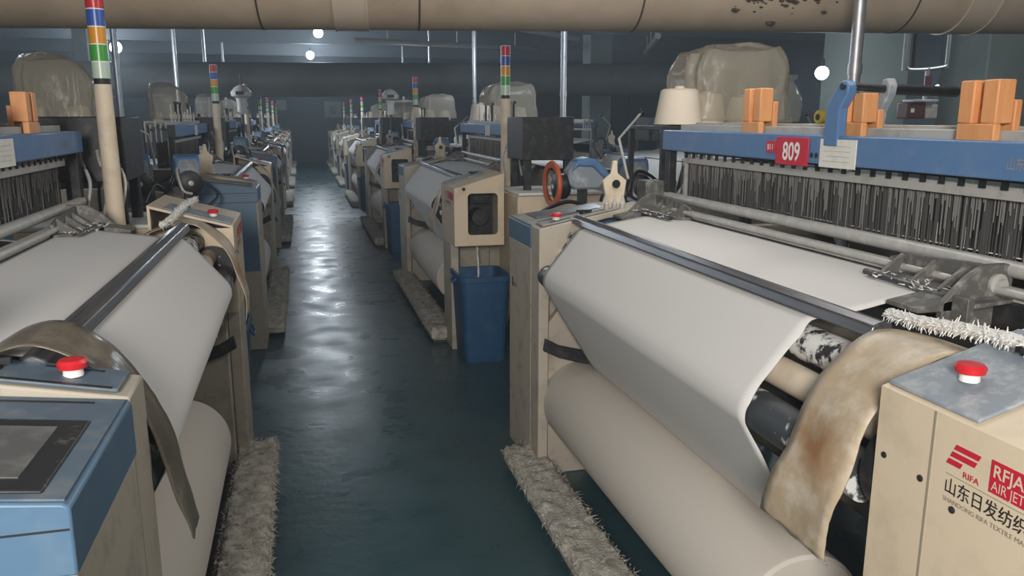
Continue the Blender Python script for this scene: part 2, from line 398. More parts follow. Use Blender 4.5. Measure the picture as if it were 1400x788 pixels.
    plate(2.875, 2.99, lambda u: 1.247 + .195 * u, .02, .40, 'dustlid')
    b = new()
    for vv, ua, ub in ((2.895, .06, .16), (2.905, .26, .36), (2.985, .03, .33)): prism(b, [(ua, 1.2565 + .195 * ua), (ua, 1.258 + .195 * ua), (ub, 1.258 + .195 * ub), (ub, 1.2565 + .195 * ub)], vv, vv + .008)
    build('cover_slot', b, 'black', R, smooth=False)
    b = new()
    prism(b, [(.05, tz(.05) + .003), (.05, tz(.05) + .0045), (.36, tz(.36) + .0045), (.36, tz(.36) + .003)], 3.03, 3.038); build('console_slot', b, 'black', con)
    # yarn guide bracket on top of the side cover
    b = new(); prism(b, [(.32, 1.30), (.35, 1.39), (.335, 1.455), (.375, 1.49), (.385, 1.55), (.405, 1.55), (.41, 1.49), (.455, 1.455), (.445, 1.38), (.46, 1.32)], 2.93, 2.95)
    gb = build('guide_bracket', b, 'creamroll', R, bevel=.004)
    b = new(); cyl(b, (.40, 2.928, 1.44), (.40, 2.922, 1.44), .02, n=18); build('eyelet', b, 'black', gb)
    b = new()
    for uu in (.345, .385, .425): lathe(b, (uu, 2.91, 1.30), (0, -.1, 1), [(0, .012), (.05, .014), (.06, .006), (.09, .004)], 10)
    build('nozzle', b, 'alu', gb)
    # --- frames, base, breast
    fr = [(.06, 0), (.06, .78), (.2, .95), (.34, 1.0), (.62, 1.17), (1.0, 1.22), (1.55, 1.22), (1.7, 1.0), (1.75, 0), (1.45, 0), (1.3, .35), (.6, .35), (.5, 0)]
    for v in (.52, 2.9):
        b = new(); prism(b, fr, v, v + .05); build('side_frame', b, 'cream_dirty', R, bevel=.006)
    b = new(); box(b, (.42, .57, .18), (.52, 2.9, .34)); box(b, (1.3, .57, .18), (1.42, 2.9, .34)); build('cross_beam', b, 'dark', R, bevel=.01)
    b = new(); box(b, (.46, .57, .62), (.62, 2.9, 1.14)); build('breast_beam', b, 'cream_dirty', R, bevel=.015)
    b = new(); prism(b, [(.155, 1.268), (.165, 1.294), (.19, 1.305), (.215, 1.297), (.225, 1.272), (.19, 1.262)], .79, 2.88)
    build('breast_bar', b, 'barsteel', R, bevel=.004)
    b = new(); cyl(b, (.177, .58, 1.187), (.177, 2.87, 1.187), .046, n=28); build('press_roller', b, 'speck', R)
    b = new(); cyl(b, (.118, .58, 1.108), (.118, 2.87, 1.108), .040, n=28); build('guide_roller', b, 'creamroll', R)
    b = new(); cyl(b, (.048, .62, 1.02), (.048, 2.87, 1.02), .053, n=32); build('take_up_roller', b, 'rubber', R)
    b = new(); cyl(b, (.21, .54, 1.02), (.21, 2.87, 1.02), .06, n=28); cyl(b, (.10, .56, 1.06), (.10, .59, 1.06), .1, n=28); build('roller_gear', b, 'dark', R)
    for v in (.56, 2.84):
        b = new(); prism(b, [(.02, .66), (.1, .62), (.3, .56), (.4, .60), (.4, .66), (.25, .64), (.1, .68), (.03, .72)], v, v + .03); build('roll_arm', b, 'dark', R, bevel=.004)
    # --- shedding: reed, rods, heald frames and wires
    b = new(); tube(b, [(.63, .58, 1.385), (.63, 2.86, 1.385)], .021, 16); build('reed_cap', b, 'alu', R)
    b = new(); tube(b, [(.575, .75, 1.34), (.575, 2.86, 1.34)], .011, 12); box(b, (.585, .62, 1.318), (.60, 2.86, 1.35)); build('reed_rod', b, 'alu', R)
    b = new(); box(b, (.58, .6, 1.2), (.66, 2.86, 1.318)); build('sley', b, 'dark', R, bevel=.006)
    b = new()
    for k in range(1500):
        v = .63 + k * .00148 + rnd.uniform(-.0008, .0008); uu = .695 + rnd.choice((0, .016, .032, .048, .06)); w = rnd.uniform(.0006, .0013)
        box(b, (uu, v - w, 1.36), (uu + .003, v + w, 1.56))
    h = build('heald_wires', b, 'wire', R, smooth=False); h['kind'] = 'stuff'
    b = new()
    for k in range(300):
        v = rnd.uniform(.65, 2.74); z = 1.548; w = rnd.uniform(.0005, .0011)
        box(b, (.689, v - w, z - .015 - min(.15, rnd.expovariate(1 / .045))), (.692, v + w, z))
    h = build('wire_lint', b, 'wirelint', R, smooth=False); h['kind'] = 'stuff'
    for k in range(5):
        uu = .672 + k * .038; dz = (0, -.012, .01, -.02, .004)[k]
        b = new(); box(b, (uu, .62, 1.665 + dz), (uu + .014, 2.82, 1.718 + dz))
        if k: box(b, (uu, .62, 1.56), (uu + .012, .64, 1.67)); box(b, (uu, 2.80, 1.56), (uu + .012, 2.82, 1.67))
        build('heald_frame', b, 'rail', R, bevel=.002)
    b = new(); box(b, (.668, .62, 1.545), (.684, 2.745, 1.578)); rl = build('heald_rail', b, 'rail', R, bevel=.002)
    b = new(); box(b, (.668, 2.746, 1.36), (.684, 2.765, 1.585)); build('rail_post', b, 'rail', R, bevel=.002)
    b = new()
    out = [(.66, 1.596)]
    for k in range(30): v = .68 + k * .0705; out += [(v, 1.590), (v, 1.570), (v + .020, 1.570), (v + .020, 1.590)]
    out += [(2.76, 1.590), (2.76, 1.596)]
    prism(b, out, .662, .667, 'yz')
    build('heald_comb', b, 'black', rl, smooth=False)
    for k, v in enumerate((2.165, 1.575, 1.07)):
        b = new(); z1 = (1.86, 1.825, 1.845)[k]
        box(b, (.645, v - .062, 1.69), (.668, v + .062, 1.735)); box(b, (.645, v - .062, 1.735), (.70, v - .014, z1)); box(b, (.645, v + .014, 1.735), (.70, v + .062, z1))
        box(b, (.665, v - .014, 1.73), (.70, v + .014, z1 - .075)); box(b, (.70, v - .066, 1.715), (.722, v + .04, z1 - .05))
        build('heald_lever', b, 'wood', R, bevel=.004)
    # --- blue top beam and what it carries
    b = new(); box(b, (.605, .56, 1.60), (.664, 2.87, 1.693)); bm_ = build('top_beam', b, 'blue', R, bevel=.005)
    b = new(); text_into(b, '\u5c71\u4e1c\u65e5\u53d1', (.6046, .918, 1.628), xd, yd, .024, .8); build('beam_lettering', b, 'inkgrey', bm_, smooth=False)
    b = new(); box(b, (.605, 2.87, 1.598), (.66, 2.885, 1.695)); build('beam_end_cap', b, 'black', bm_)
    b = new()
    for v in (1.70, 1.675): lathe(b, (.606, v, 1.627), (-1, 0, 0), [(0, .009), (.002, .009)], 14)
    build('beam_hole', b, 'ink', bm_)
    b = new(); box(b, (.62, 2.82, 1.2), (.66, 2.87, 1.6)); build('beam_post', b, 'dark', R, bevel=.004)
    b = new(); box(b, (.62, .56, 1.2), (.66, .61, 1.6)); build('beam_post', b, 'dark', R, bevel=.004)
    arm = [(1.635, 1.66), (1.635, 1.785), (1.592, 1.838), (1.572, 1.862), (1.548, 1.865), (1.530, 1.846), (1.532, 1.822), (1.565, 1.778), (1.565, 1.66)]
    br = new(); prism(br, arm, .598, .632, 'yz'); bra = build('beam_arm', br, 'blue', R, bevel=.005)
    b = new(); cyl(b, (.59, 1.55, 1.845), (.60, 1.55, 1.845), .010, n=14); cyl(b, (.632, 1.55, 1.845), (.76, 1.55, 1.838), .012, n=14); build('pivot_pin', b, 'steel', bra)
    b = new(); prism(b, [(1.62, 1.70), (1.60, 1.78), (1.565, 1.83), (1.565, 1.868), (1.54, 1.872), (1.525, 1.85), (1.53, 1.82), (1.56, 1.77), (1.57, 1.70)], .745, .775, 'yz'); build('rear_arm', b, 'greyblue', bra, bevel=.004)
    b = new(); cyl(b, (.775, 1.55, 1.838), (1.02, 1.55, 1.832), .017, n=16); build('tie_rod', b, 'black', bra)
    b = new(); box(b, (.601, 1.472, 1.592), (.6045, 1.652, 1.682)); pp = build('record_sheet', b, 'paper', bm_)
    b = new()
    for k in range(4): box(b, (.6002, 1.50, 1.612 + k * .016), (.601, 1.635 - (k % 2) * .02, 1.6128 + k * .016))
    build('pencil_lines', b, 'inkgrey', pp)
    for k in range(8):
        vr = .85 + k * .21; zt = 1.80 + .03 * ((k * 5) % 3)
        b = new(); cyl(b, (.70, vr, 1.69), (.70, vr, zt), .007, n=8); cyl(b, (.70, vr, 1.74), (.70, vr, 1.78), .013, n=10); build('lift_rod', b, 'warp' if k % 3 else 'creamroll', R)
    for va in (.95, 1.75):
        b = new(); box(b, (.69, va, 1.865), (.712, va + .34, 1.885)); cyl(b, (.70, va + .04, 1.69), (.70, va + .04, 1.87), .010, n=8); cyl(b, (.70, va + .3, 1.69), (.70, va + .3, 1.87), .010, n=8); build('lift_bar', b, 'black', R)
    # --- temples at the two cloth edges
    for v0, sg in ((.0, 1), (3.745, -1)):
        V = lambda p: (p[0], v0 + sg * p[1])
        vv = lambda a_, b_: sorted((v0 + sg * a_, v0 + sg * b_))
        b = new()
        prism(b, [V(p) for p in ((.52, 1.22), (.575, 1.26), (.60, 1.22), (.60, .90), (.47, .90), (.465, 1.00), (.49, 1.10))], 1.312, 1.324, 'xy')
        tb = build('temple', b, 'cast', R, bevel=.002)
        b = new(); prism(b, [(V(p)[1], z) for p, z in (((0, 1.25), 1.324), ((0, 1.245), 1.362), ((0, 1.18), 1.378), ((0, .98), 1.392), ((0, .90), 1.395), ((0, .90), 1.324))], .572, .584, 'yz'); build('web_plate', b, 'cast', tb, bevel=.002)
        for q in (1.19, 1.07, .97):
            b = new(); prism(b, [(.50, 1.324), (.572, 1.324), (.572, 1.378)], *vv(q, q + .012)); build('rib', b, 'cast', tb)
        b = new(); prism(b, [(.43, 1.255), (.43, 1.31), (.50, 1.375), (.545, 1.40), (.615, 1.40), (.63, 1.385), (.63, 1.245), (.52, 1.245)], *vv(.88, .90))
        build('temple_bracket', b, 'cast', tb, bevel=.003)
        b = new(); prism(b, [(.455, 1.25), (.455, 1.33), (.475, 1.33), (.475, 1.25)], *vv(.83, .88)); prism(b, [(.475, 1.305), (.475, 1.315), (.60, 1.325), (.60, 1.315)], *vv(.83, .88)); build('bracket_step', b, 'cast', tb, bevel=.002)
        b = new(); prism(b, [(.36, 1.29), (.36, 1.302), (.46, 1.318), (.46, 1.29)], *vv(.88, .99)); build('front_arm', b, 'cast', tb, bevel=.002)
        b = new(); lathe(b, (.582, v0 + sg * .88, 1.352), (0, -sg, 0), [(0, .026), (.008, .026), (.01, .015), (.022, .014)], 18); build('bolt', b, 'alu', tb)
        b = new(); tube(b, [(.49, v0 + sg * 1.24, 1.322), (.48, v0 + sg * .95, 1.32)], .009, 10); build('temple_ring_bar', b, 'steel', tb)
        b = new()
        for _ in range(70):
            q = Vector((rnd.uniform(.44, .60), v0 + sg * rnd.uniform(.92, 1.22), 1.325)); a_ = rnd.uniform(0, 2 * PI)
            cyl(b, q, q + Vector((math.cos(a_), math.sin(a_), rnd.uniform(.0, .6))) * rnd.uniform(.008, .02), .002, .0006, 4)
        lt = build('lint_tufts', b, 'whitelint', tb); lt['kind'] = 'stuff'
    # fuzzy false selvage beside the cloth
    b = new(); p = spline([(.262, .86, 1.302), (.245, .74, 1.313), (.235, .64, 1.326), (.225, .55, 1.338), (.215, .45, 1.345), (.21, .30, 1.345), (.21, .12, 1.34)], 10)
    tube(b, p, .012, 8, [rnd.uniform(.012, .015) for _ in p])
    for i in range(520):
        q = p[rnd.randrange(len(p) - 1)] + Vector((0, rnd.uniform(-.012, .012), 0)); a = rnd.uniform(0, 2 * PI)
        dv = Vector((math.cos(a) * .7 - .45, -.25 + rnd.uniform(-.3, .3), math.sin(a) * .6 - .2)).normalized()
        cyl(b, q, q + dv * rnd.uniform(.016, .027), .003, .0008, 4)
    build('waste_selvage', b, 'whitelint', R)
    b = new()
    for _ in range(240):
        q = Vector((rnd.uniform(.06, .30), rnd.gauss(.60, .012), .98 + rnd.gauss(0, .07) - (.12 if rnd.random() < .4 else 0))); a_ = rnd.uniform(0, 2 * PI)
        cyl(b, q, q + Vector((math.cos(a_) * .5, rnd.uniform(-.3, .3), math.sin(a_))) * rnd.uniform(.012, .03), .005, .001, 5)
    lc = build('lint_clump', b, 'whitelint', R); lc['kind'] = 'stuff'
    # --- rear of the machine
    b = new(); lathe(b, (1.42, .66, .62), (0, 1, 0), [(0, .08), (.001, .40), (.03, .40), (.031, .32), (2.15, .32), (2.151, .40), (2.18, .40), (2.181, .08)], 40); build('warp_beam', b, 'warp', R)
    b = new(); cyl(b, (1.5, .57, 1.26), (1.5, 2.9, 1.26), .06, n=24); build('back_rest', b, 'steel', R)
    b = new(); loops(b, [[(uu, .66, zz), (uu, 2.82, zz)] for uu, zz in ((.70, 1.40), (.95, 1.345), (1.5, 1.322), (1.6, 1.28), (1.72, .75))], False, False); build('warp_sheet', b, 'warp', R, thick=.003)
    # --- weft supply rail beyond the terminal side
    b = new(); box(b, (.22, 3.96, 1.10), (1.15, 4.02, 1.15)); box(b, (.30, 3.96, 0), (.35, 4.02, 1.1)); box(b, (1.05, 3.96, 0), (1.10, 4.02, 1.1)); box(b, (.6, 3.46, 1.10), (.66, 3.96, 1.15)); box(b, (.5, 3.0, 1.06), (.66, 3.5, 1.12))
    build('supply_rail', b, 'cream_dirty', R, bevel=.005)
    b = new()
    tube(b, spline([(.3, 3.96, 1.16), (.25, 3.7, 1.22), (.35, 3.5, 1.3), (.45, 3.3, 1.28), (.5, 3.05, 1.36)]), .011, 8)
    tube(b, spline([(.7, 3.96, 1.16), (.65, 3.75, 1.3), (.6, 3.55, 1.24), (.58, 3.3, 1.33), (.55, 3.0, 1.33)]), .013, 8)
    tube(b, spline([(.95, 3.96, 1.16), (.98, 3.7, 1.35), (.8, 3.6, 1.45), (.7, 3.5, 1.3), (.62, 3.1, 1.32)]), .010, 8)
    build('supply_hose', b, 'black', R)
    b = new(); box(b, (.46, 3.5, 1.15), (.56, 3.58, 1.27)); cyl(b, (.4, 3.54, 1.2), (.62, 3.54, 1.2), .045, n=18); box(b, (.72, 3.3, 1.12), (.9, 3.42, 1.42)); build('weft_brake', b, 'cast', R, bevel=.004)
    b = new(); cyl(b, (.68, 3.45, 1.42), (.68, 3.6, 1.635), .008, n=8); cyl(b, (.68, 3.6, 1.635), (.885, 3.78, 1.775), .007, n=8); lv = build('lever', b, 'alu', R)
    b = new(); sphere(b, (.89, 3.785, 1.78), .02, 12); build('lever_knob', b, 'black', lv)
    # --- signal tower
    tu, tv = .51, .51
    b = new(); cyl(b, (tu, tv, 1.24), (tu, tv, 1.895), .040, .037, 20); box(b, (tu - .05, tv - .05, 1.22), (tu + .05, tv + .05, 1.26)); tw = build('signal_tower', b, 'creamroll', R)
    b = new(); cyl(b, (tu, tv, 1.895), (tu, tv, 1.92), .033, n=20); build('collar', b, 'ink', tw)
    for i, k in enumerate(('towerwhite', 'towergreen', 'toworange', 'towerblue', 'towerred')):
        z = 1.92 + i * .074; b = new(); cyl(b, (tu, tv, z), (tu, tv, z + .069), .037, n=20); s = build('lamp_segment', b, k, tw); s['label'] = ['clear', 'green', 'amber', 'blue', 'red'][i] + ' lamp segment'
        b = new(); cyl(b, (tu, tv, z + .069), (tu, tv, z + .074), .0365, n=20); build('lamp_ring', b, 'white', tw)
    return R

loom = make_loom()
SIDES = {'right': (1.05, 0.), 'left': (-.33, PI)}
RY = [.69, 5.72, 10.8, 15.9, 20.7, 25.1, 29.5]
LY = [4.54, 9.68, 14.8, 19.8, 24.3, 28.7, 33.1]
POS = [('right', y) for y in RY] + [('left', y) for y in LY]
ORD = ['first', 'second', 'third', 'fourth', 'fifth', 'sixth', 'farthest']
def place(o, side, y): x, rz = SIDES[side]; o.location = (x, y, 0); o.rotation_euler = (0, 0, rz)
def where(i, side): return f'{ORD[i]} from the camera in the {side} row'

# ------------------------------------------------------------------ cloth, step board, bin, plastic guards built once
def make_fabric():
    R = thing('fabric_roll')
    prof = [(.585, 1.312), (.50, 1.308), (.38, 1.290), (.27, 1.272), (.215, 1.262), (.16, 1.256), (.125, 1.222), (.08, 1.168), (.03, 1.106), (.0, 1.066), (-.012, 1.038), (-.012, 1.008), (.004, .976), (.05, .895), (.11, .795), (.17, .70), (.225, .612), (.262, .572)]
    b = new(); pts = spline([(p[0], 0, p[1]) for p in prof], 4); nv = 44
    rows = []
    for k in range(nv + 1):
        t = k / nv; row = []
        for i, p in enumerate(pts):
            v = 1.0 + 1.745 * t
            if k == 0: v += noise.noise(Vector((i * .23, 2.2, 0))) * .012
            w = .0025 * noise.noise(Vector((p.x * 3, v * 1.3, p.z * 3)))
            row.append((p.x + w, v, p.z + w))
        rows.append(row)
    loops(b, rows, False, False)
    build('cloth_web', b, 'cloth', R, angle=80, thick=.003)
    b = new(); r = .197
    lathe(b, (.225, 1.04, .383), (0, 1, 0), [(0, .05), (.0, r - .012), (.008, r - .002), (.02, r), (.9, r + .003), (1.9, r), (1.912, r - .002), (1.92, r - .012), (1.92, .05)], 72)
    build('cloth_roll', b, 'roll', R)
    b = new(); cyl(b, (.225, .90, .383), (.225, 1.04, .383), .05, n=24); cyl(b, (.225, 2.955, .383), (.225, 2.995, .383), .045, n=24); build('roll_core', b, 'steel', R)
    return R

def make_board():
    R = thing('step_board')
    b = new(); box(b, (-.125, .40, .03), (.06, 3.06, .095)); box(b, (-.10, .46, 0), (.04, .52, .03)); box(b, (-.10, 2.9, 0), (.04, 2.96, .03)); build('board', b, 'lint', R, bevel=.008)
    b = new(); nu, nv = 10, 110; rows = []
    for j in range(nv + 1):
        v = .39 + 2.68 * j / nv; row = []
        for i in range(nu + 1):
            uu = -.133 + .2 * i / nu
            e = min(i, nu - i, j, nv - j)
            z = (.112 if e > 0 else .075) + .022 * noise.noise(Vector((uu * 20, v * 20, 1))) + .006 * noise.noise(Vector((uu * 70, v * 70, 4)))
            jx = (.022 * noise.noise(Vector((v * 14, i, 7))) + .012 * noise.noise(Vector((v * 45, i, 3)))) if e == 0 else 0
            row.append((uu + jx, v, z))
        rows.append(row)
    loops(b, rows, False, False)
    for k in range(3400):
        edge = rnd.random() < .5
        v = rnd.uniform(.39, 3.07); uu = rnd.choice((-.134, .066)) if edge else rnd.uniform(-.13, .062)
        z = rnd.uniform(.06, .105) if edge else .112
        a = rnd.uniform(0, 2 * PI); ln = rnd.uniform(.008, .034)
        dv = Vector((math.cos(a), math.sin(a), rnd.uniform(-.9, .3) if edge else rnd.uniform(0, .5))) * ln
        w = Vector((-math.sin(a), math.cos(a), .3)) * rnd.uniform(.0015, .004)
        p = Vector((uu, v, z)); vs = [b.verts.new(q) for q in (p - w, p + w, p + dv)]; b.faces.new(vs)
    lt = build('lint_cover', b, 'lint', R, angle=60); lt['kind'] = 'stuff'
    return R

def make_bin():
    R = thing('waste_bin')
    b = new()
    def rr(cx, cy, hx, hy, rad, z, n=6):
        out = []
        for k, (sx, sy) in enumerate(((1, 1), (-1, 1), (-1, -1), (1, -1))):
            for i in range(n + 1):
                a = k * PI / 2 + i / n * PI / 2
                out.append((cx + sx * (hx - rad) + rad * math.cos(a), cy + sy * (hy - rad) + rad * math.sin(a), z))
        return out
    c = (.18, -.02)
    rings = [rr(*c, .145, .19, .04, .0), rr(*c, .15, .195, .045, .02), rr(*c, .175, .215, .05, .60), rr(*c, .188, .228, .055, .602), rr(*c, .188, .228, .055, .64), rr(*c, .172, .212, .05, .64), rr(*c, .15, .19, .045, .03), rr(*c, .10, .14, .03, .025)]
    vs = loops(b, rings, True, True)
    build('bin_body', b, 'bin', R)
    b = new()
    for e in (-1, 1): tube(b, spline([(c[0] + e * .19, c[1] - .06, .61), (c[0] + e * .205, c[1] - .05, .58), (c[0] + e * .205, c[1] + .05, .58), (c[0] + e * .19, c[1] + .06, .61)]), .008, 8)
    build('handle', b, 'bin', R)
    b = new()
    for k in range(60): sphere(b, (c[0] + rnd.uniform(-.12, .12), c[1] + rnd.uniform(-.16, .16), .46 + rnd.uniform(-.03, .05)), rnd.uniform(.025, .05), 8, (1.2, 1.2, .7))
    o = build('yarn_waste', b, 'whitelint', R); o['kind'] = 'stuff'
    return R

def strip_mesh(path, seed, widths, thick=.0025):
    """path = [(u, v centre, z)], widths along v"""
    b = new(); pts = spline(path, 6); ws = spline([(w, 0, 0) for w in widths], 6); rows = []
    for i, p in enumerate(pts):
        row = []
        for k in range(9):
            t = k / 8 - .5; q = p + Vector((0, ws[i].x * t, 0))
            s = noise.noise(Vector((q.x * 7 + seed, q.y * 9, q.z * 7))) * .008 + .01 * (4 * t * t) * math.sin(i * .3 + seed) * .3
            e = noise.noise(Vector((i * .4, k, seed))) * .012 if i > len(pts) - 3 else 0
            row.append((q.x - s, q.y + (.004 * noise.noise(Vector((i * .6, seed, t))) if abs(t) == .5 else 0), q.z + s + e))
        rows.append(row)
    loops(b, rows, False, False); return b
def make_guard_drive():
    b = strip_mesh([(.37, .66, 1.235), (.31, .66, 1.266), (.235, .665, 1.288), (.15, .675, 1.283), (.065, .68, 1.225), (.0, .685, 1.14), (-.035, .69, 1.03), (-.05, .705, .94), (-.052, .725, .855)], 1.3, [.13, .16, .19, .20, .205, .20, .205, .22, .24])
    o = build('edge_guard', b, 'strip', None, angle=80, thick=.003)
    nt = M['strip'].node_tree; N = nt.nodes; L = nt.links; pb = N['Principled BSDF']
    src = pb.inputs['Base Color'].links[0].from_socket
    tc = N.new('ShaderNodeTexCoord'); nz = N.new('ShaderNodeTexNoise'); nz.inputs['Scale'].default_value = 18
    ad = N.new('ShaderNodeVectorMath'); ad.operation = 'MULTIPLY_ADD'; ad.inputs[1].default_value = (.09, .09, .09)
    L.new(tc.outputs['Object'], nz.inputs['Vector']); L.new(nz.outputs['Color'], ad.inputs[0]); L.new(tc.outputs['Object'], ad.inputs[2])
    ds = N.new('ShaderNodeVectorMath'); ds.operation = 'DISTANCE'; ds.inputs[1].default_value = (.015, .74, 1.115); L.new(ad.outputs[0], ds.inputs[0])
    rp = N.new('ShaderNodeValToRGB'); rp.color_ramp.elements[0].position = .02; rp.color_ramp.elements[0].color = (.85, .85, .85, 1); rp.color_ramp.elements[1].position = .095; rp.color_ramp.elements[1].color = (0, 0, 0, 1)
    L.new(ds.outputs['Value'], rp.inputs['Fac'])
    mx = N.new('ShaderNodeMix'); mx.data_type = 'RGBA'; L.new(rp.outputs['Color'], mx.inputs['Factor']); L.new(src, mx.inputs[6]); mx.inputs[7].default_value = (*lin((150, 100, 48)), 1)
    L.new(mx.outputs[2], pb.inputs['Base Color'])
    return o
def make_guard_terminal():
    b = strip_mesh([(.30, 2.76, 1.288), (.25, 2.77, 1.312), (.18, 2.78, 1.320), (.105, 2.79, 1.292), (.04, 2.795, 1.225), (.0, 2.795, 1.14), (-.025, 2.785, 1.04), (-.042, 2.765, .94), (-.055, 2.735, .835)], 5.1, [.18, .21, .20, .18, .165, .15, .14, .13, .12])
    o = build('edge_guard', b, 'stripdark', None, angle=80, thick=.003); return o

fab = make_fabric(); brd = make_board(); bn = make_bin(); gd = make_guard_drive(); gt = make_guard_terminal()

# yarn feeder
def make_feeder(ring):
    R = thing('weft_feeder')
    b = new()
    prism(b, [(-.10, -.02), (-.10, .06), (-.05, .12), (.06, .12), (.13, .07), (.14, -.01), (.09, -.05), (-.06, -.05)], -.065, .065, 'yz')
    bo = build('body', b, 'greyblue', R, bevel=.015)
    b = new(); prism(b, [(-.09, .05), (-.05, .125), (.02, .142), (.075, .13), (.155, .05), (.145, -.005), (.115, .02), (.05, .085), (-.04, .09)], -.078, .078, 'yz'); build('cover', b, 'blue', R, bevel=.012)
    b = new(); lathe(b, (0, -.08, -.035), (0, -1, 0), [(0, .052), (.02, .075), (.03, .078), (.09, .076), (.10, .05), (.102, .02)], 28); build('drum', b, 'black', R)
    b = new(); lathe(b, (0, -.182, -.035), (0, -1, 0), [(0, .018), (.006, .016), (.008, .004)], 16); build('drum_cap', b, 'alu', R)
    if ring:
        b = new(); lathe(b, (0, -.185, -.02), (.12, -1, 0), [(-.008, .10), (-.012, .135), (.0, .142), (.012, .135), (.008, .10)], 36, False); build('balloon_ring', b, 'orange', R)
    else:
        b = new(); tube(b, spline([(-.06, -.08, .06), (-.075, -.15, .05), (-.07, -.2, -.02), (-.05, -.22, -.08), (.0, -.22, -.1)]), .009, 8); build('yarn_guide', b, 'alu', R)
    b = new(); box(b, (-.03, -.02, -.26), (.03, .03, -.05)); cyl(b, (-.05, 0, -.2), (.05, 0, -.2), .03, n=14); build('mount', b, 'dark', R, bevel=.004)
    b = new(); tube(b, spline([(.04, .1, 0), (.08, .18, -.05), (.06, .2, -.16), (.0, .12, -.25)]), .008, 8); build('cable', b, 'black', R)
    return R
fa = make_feeder(True); fb = make_feeder(False)

used = set()
def inst(proto, key, side, y, **k):
    if key not in used: used.add(key); o = proto
    else: o = copy_tree(proto, None, k.get('skip', ()))
    place(o, side, y); return o

NUMB = {}
for n, (side, y) in enumerate(POS):
    i = n % 7; w = where(i, side)
    other = 'left' if side == 'right' else 'right'
    first = (i == 0 and side == 'right')
    sk = set()
    if side == 'right': sk |= {'screen_bezel'}
    if n == 7: sk |= {'beam_arm', 'lift_rod', 'lift_bar'}
    elif i == 0: sk |= {'lift_rod', 'lift_bar'}
    else: sk |= {'beam_arm', 'heald_lever', 'waste_selvage'} | ({'stop_button', 'button_collar'} if side == 'right' else set())
    L_ = copy_tree(loom, None, sk); place(L_, side, y)
    if n == 7:
        for ch in [c_ for k_ in KIDS[L_.name] for c_ in [k_] + KIDS.get(k_.name, [])]:
            if ch.name.split('.')[0] == 'console_lid' or (ch.name.split('.')[0] == 'switch_plate' and ch.data.materials[0] == M['dustlid']):
                ch.material_slots[0].link = 'OBJECT'; ch.material_slots[0].material = M['bluelid']
    tag(L_, (f'cream and blue weaving loom numbered 809, nearest in the right row' if first else f'cream and blue weaving loom, {w}'), 'loom', 'looms in two rows along the aisle')
    f_ = inst(fab, 'fab', side, y); tag(f_, f'white cloth and its roll, loom {w}', 'cloth', 'cloth webs on the looms')
    s_ = inst(brd, 'brd', side, y); tag(s_, f'lint-covered step board, loom {w}', 'step board', 'step boards along the aisle')
    if not (side == 'right' and i == 0):
        b_ = inst(bn, 'bin', side, y); tag(b_, f'blue waste bin, loom {w}', 'bin', 'waste bins beside the looms')
    g_ = inst(gd, 'gd', side, y); tag(g_, f'dirty plastic guard strip, loom {w}', 'plastic strip', 'plastic guard strips at the drive ends')
    if n == 7: t_ = inst(gt, 'gt', side, y); tag(t_, 'olive plastic guard strip hanging beside the blue touch screen console', 'plastic strip', 'plastic guard strips at the screen ends')
    if not (side == 'left' and i == 0):
        base = Matrix.Translation(L_.location) @ Matrix.Rotation(SIDES[side][1], 4, 'Z')
        for q, (pr_, key, uu, zz) in enumerate(((fa if n == 0 else fb, 'fa' if n == 0 else 'fb', .60 if side == 'right' else .40, 1.375), (fb, 'fb', .94 if side == 'right' else .70, 1.375))):
            if key not in used: used.add(key); o = pr_
            else: o = copy_tree(pr_)
            o.location = base @ Vector((uu, 3.99, zz)); o.rotation_euler = (0, 0, (-1.62 if pr_ is fa else rnd.uniform(-.2, .2)))
            if side == 'left': o.rotation_euler = (0, 0, rnd.uniform(-.5, .3))
            lab = ('orange-ringed weft feeder' if pr_ is fa else 'aisle-side weft feeder' if q == 0 else 'inner weft feeder') + f', loom {w}'
            tag(o, lab, 'weft feeder', 'weft feeders beside the looms')

for k, y in enumerate((10.2, 15.3, 20.4)):
    o = copy_tree(loom, None, ('signal_tower', 'heald_wires', 'wire_lint', 'heald_lever', 'beam_arm', 'lift_rod', 'lift_bar', 'screen_bezel')); o.location = (5.25, y, 0); o.rotation_euler = (0, 0, PI)
    tag(o, 'cream and blue loom standing back to back behind the right row, ' + ('nearest', 'middle', 'farthest')[k] + ' of three', 'loom', 'looms behind the right row')
def all_under(o):
    out = [o]
    for c_ in KIDS.get(o.name, ()): out += all_under(c_)
    return out
bpy.data.batch_remove(all_under(loom))
# number plates: only the first one can be read
b = new(); box(b, (.600, 1.715, 1.588), (.6045, 1.908, 1.684))
sg = build('number_plate', b, 'signred', None, bevel=.002)
def hang(o, side, y): place(o, side, y)
place(sg, 'right', RY[0]); tag(sg, 'red plate reading 809 on the blue beam of the nearest right loom', 'sign')
b = new(); text_into(b, '809', (.5995, 1.811, 1.606), (0, -1, 0), (0, 0, 1), .061, .80, 'CENTER', bold=.02)
dg_ = build('digits', b, 'white', sg, smooth=False)
b = new(); box(b, (.601, 1.915, 1.626), (.6045, 1.972, 1.668)); s2 = build('small_plate', b, 'signred', None, bevel=.001)
place(s2, 'right', RY[0]); tag(s2, 'little red plate just beside the large plate reading 809', 'sign')
b = new(); text_into(b, 'B11', (.6005, 1.9435, 1.637), (0, -1, 0), (0, 0, 1), .020, .9, 'CENTER', bold=.01); build('digits', b, 'white', s2, smooth=False)

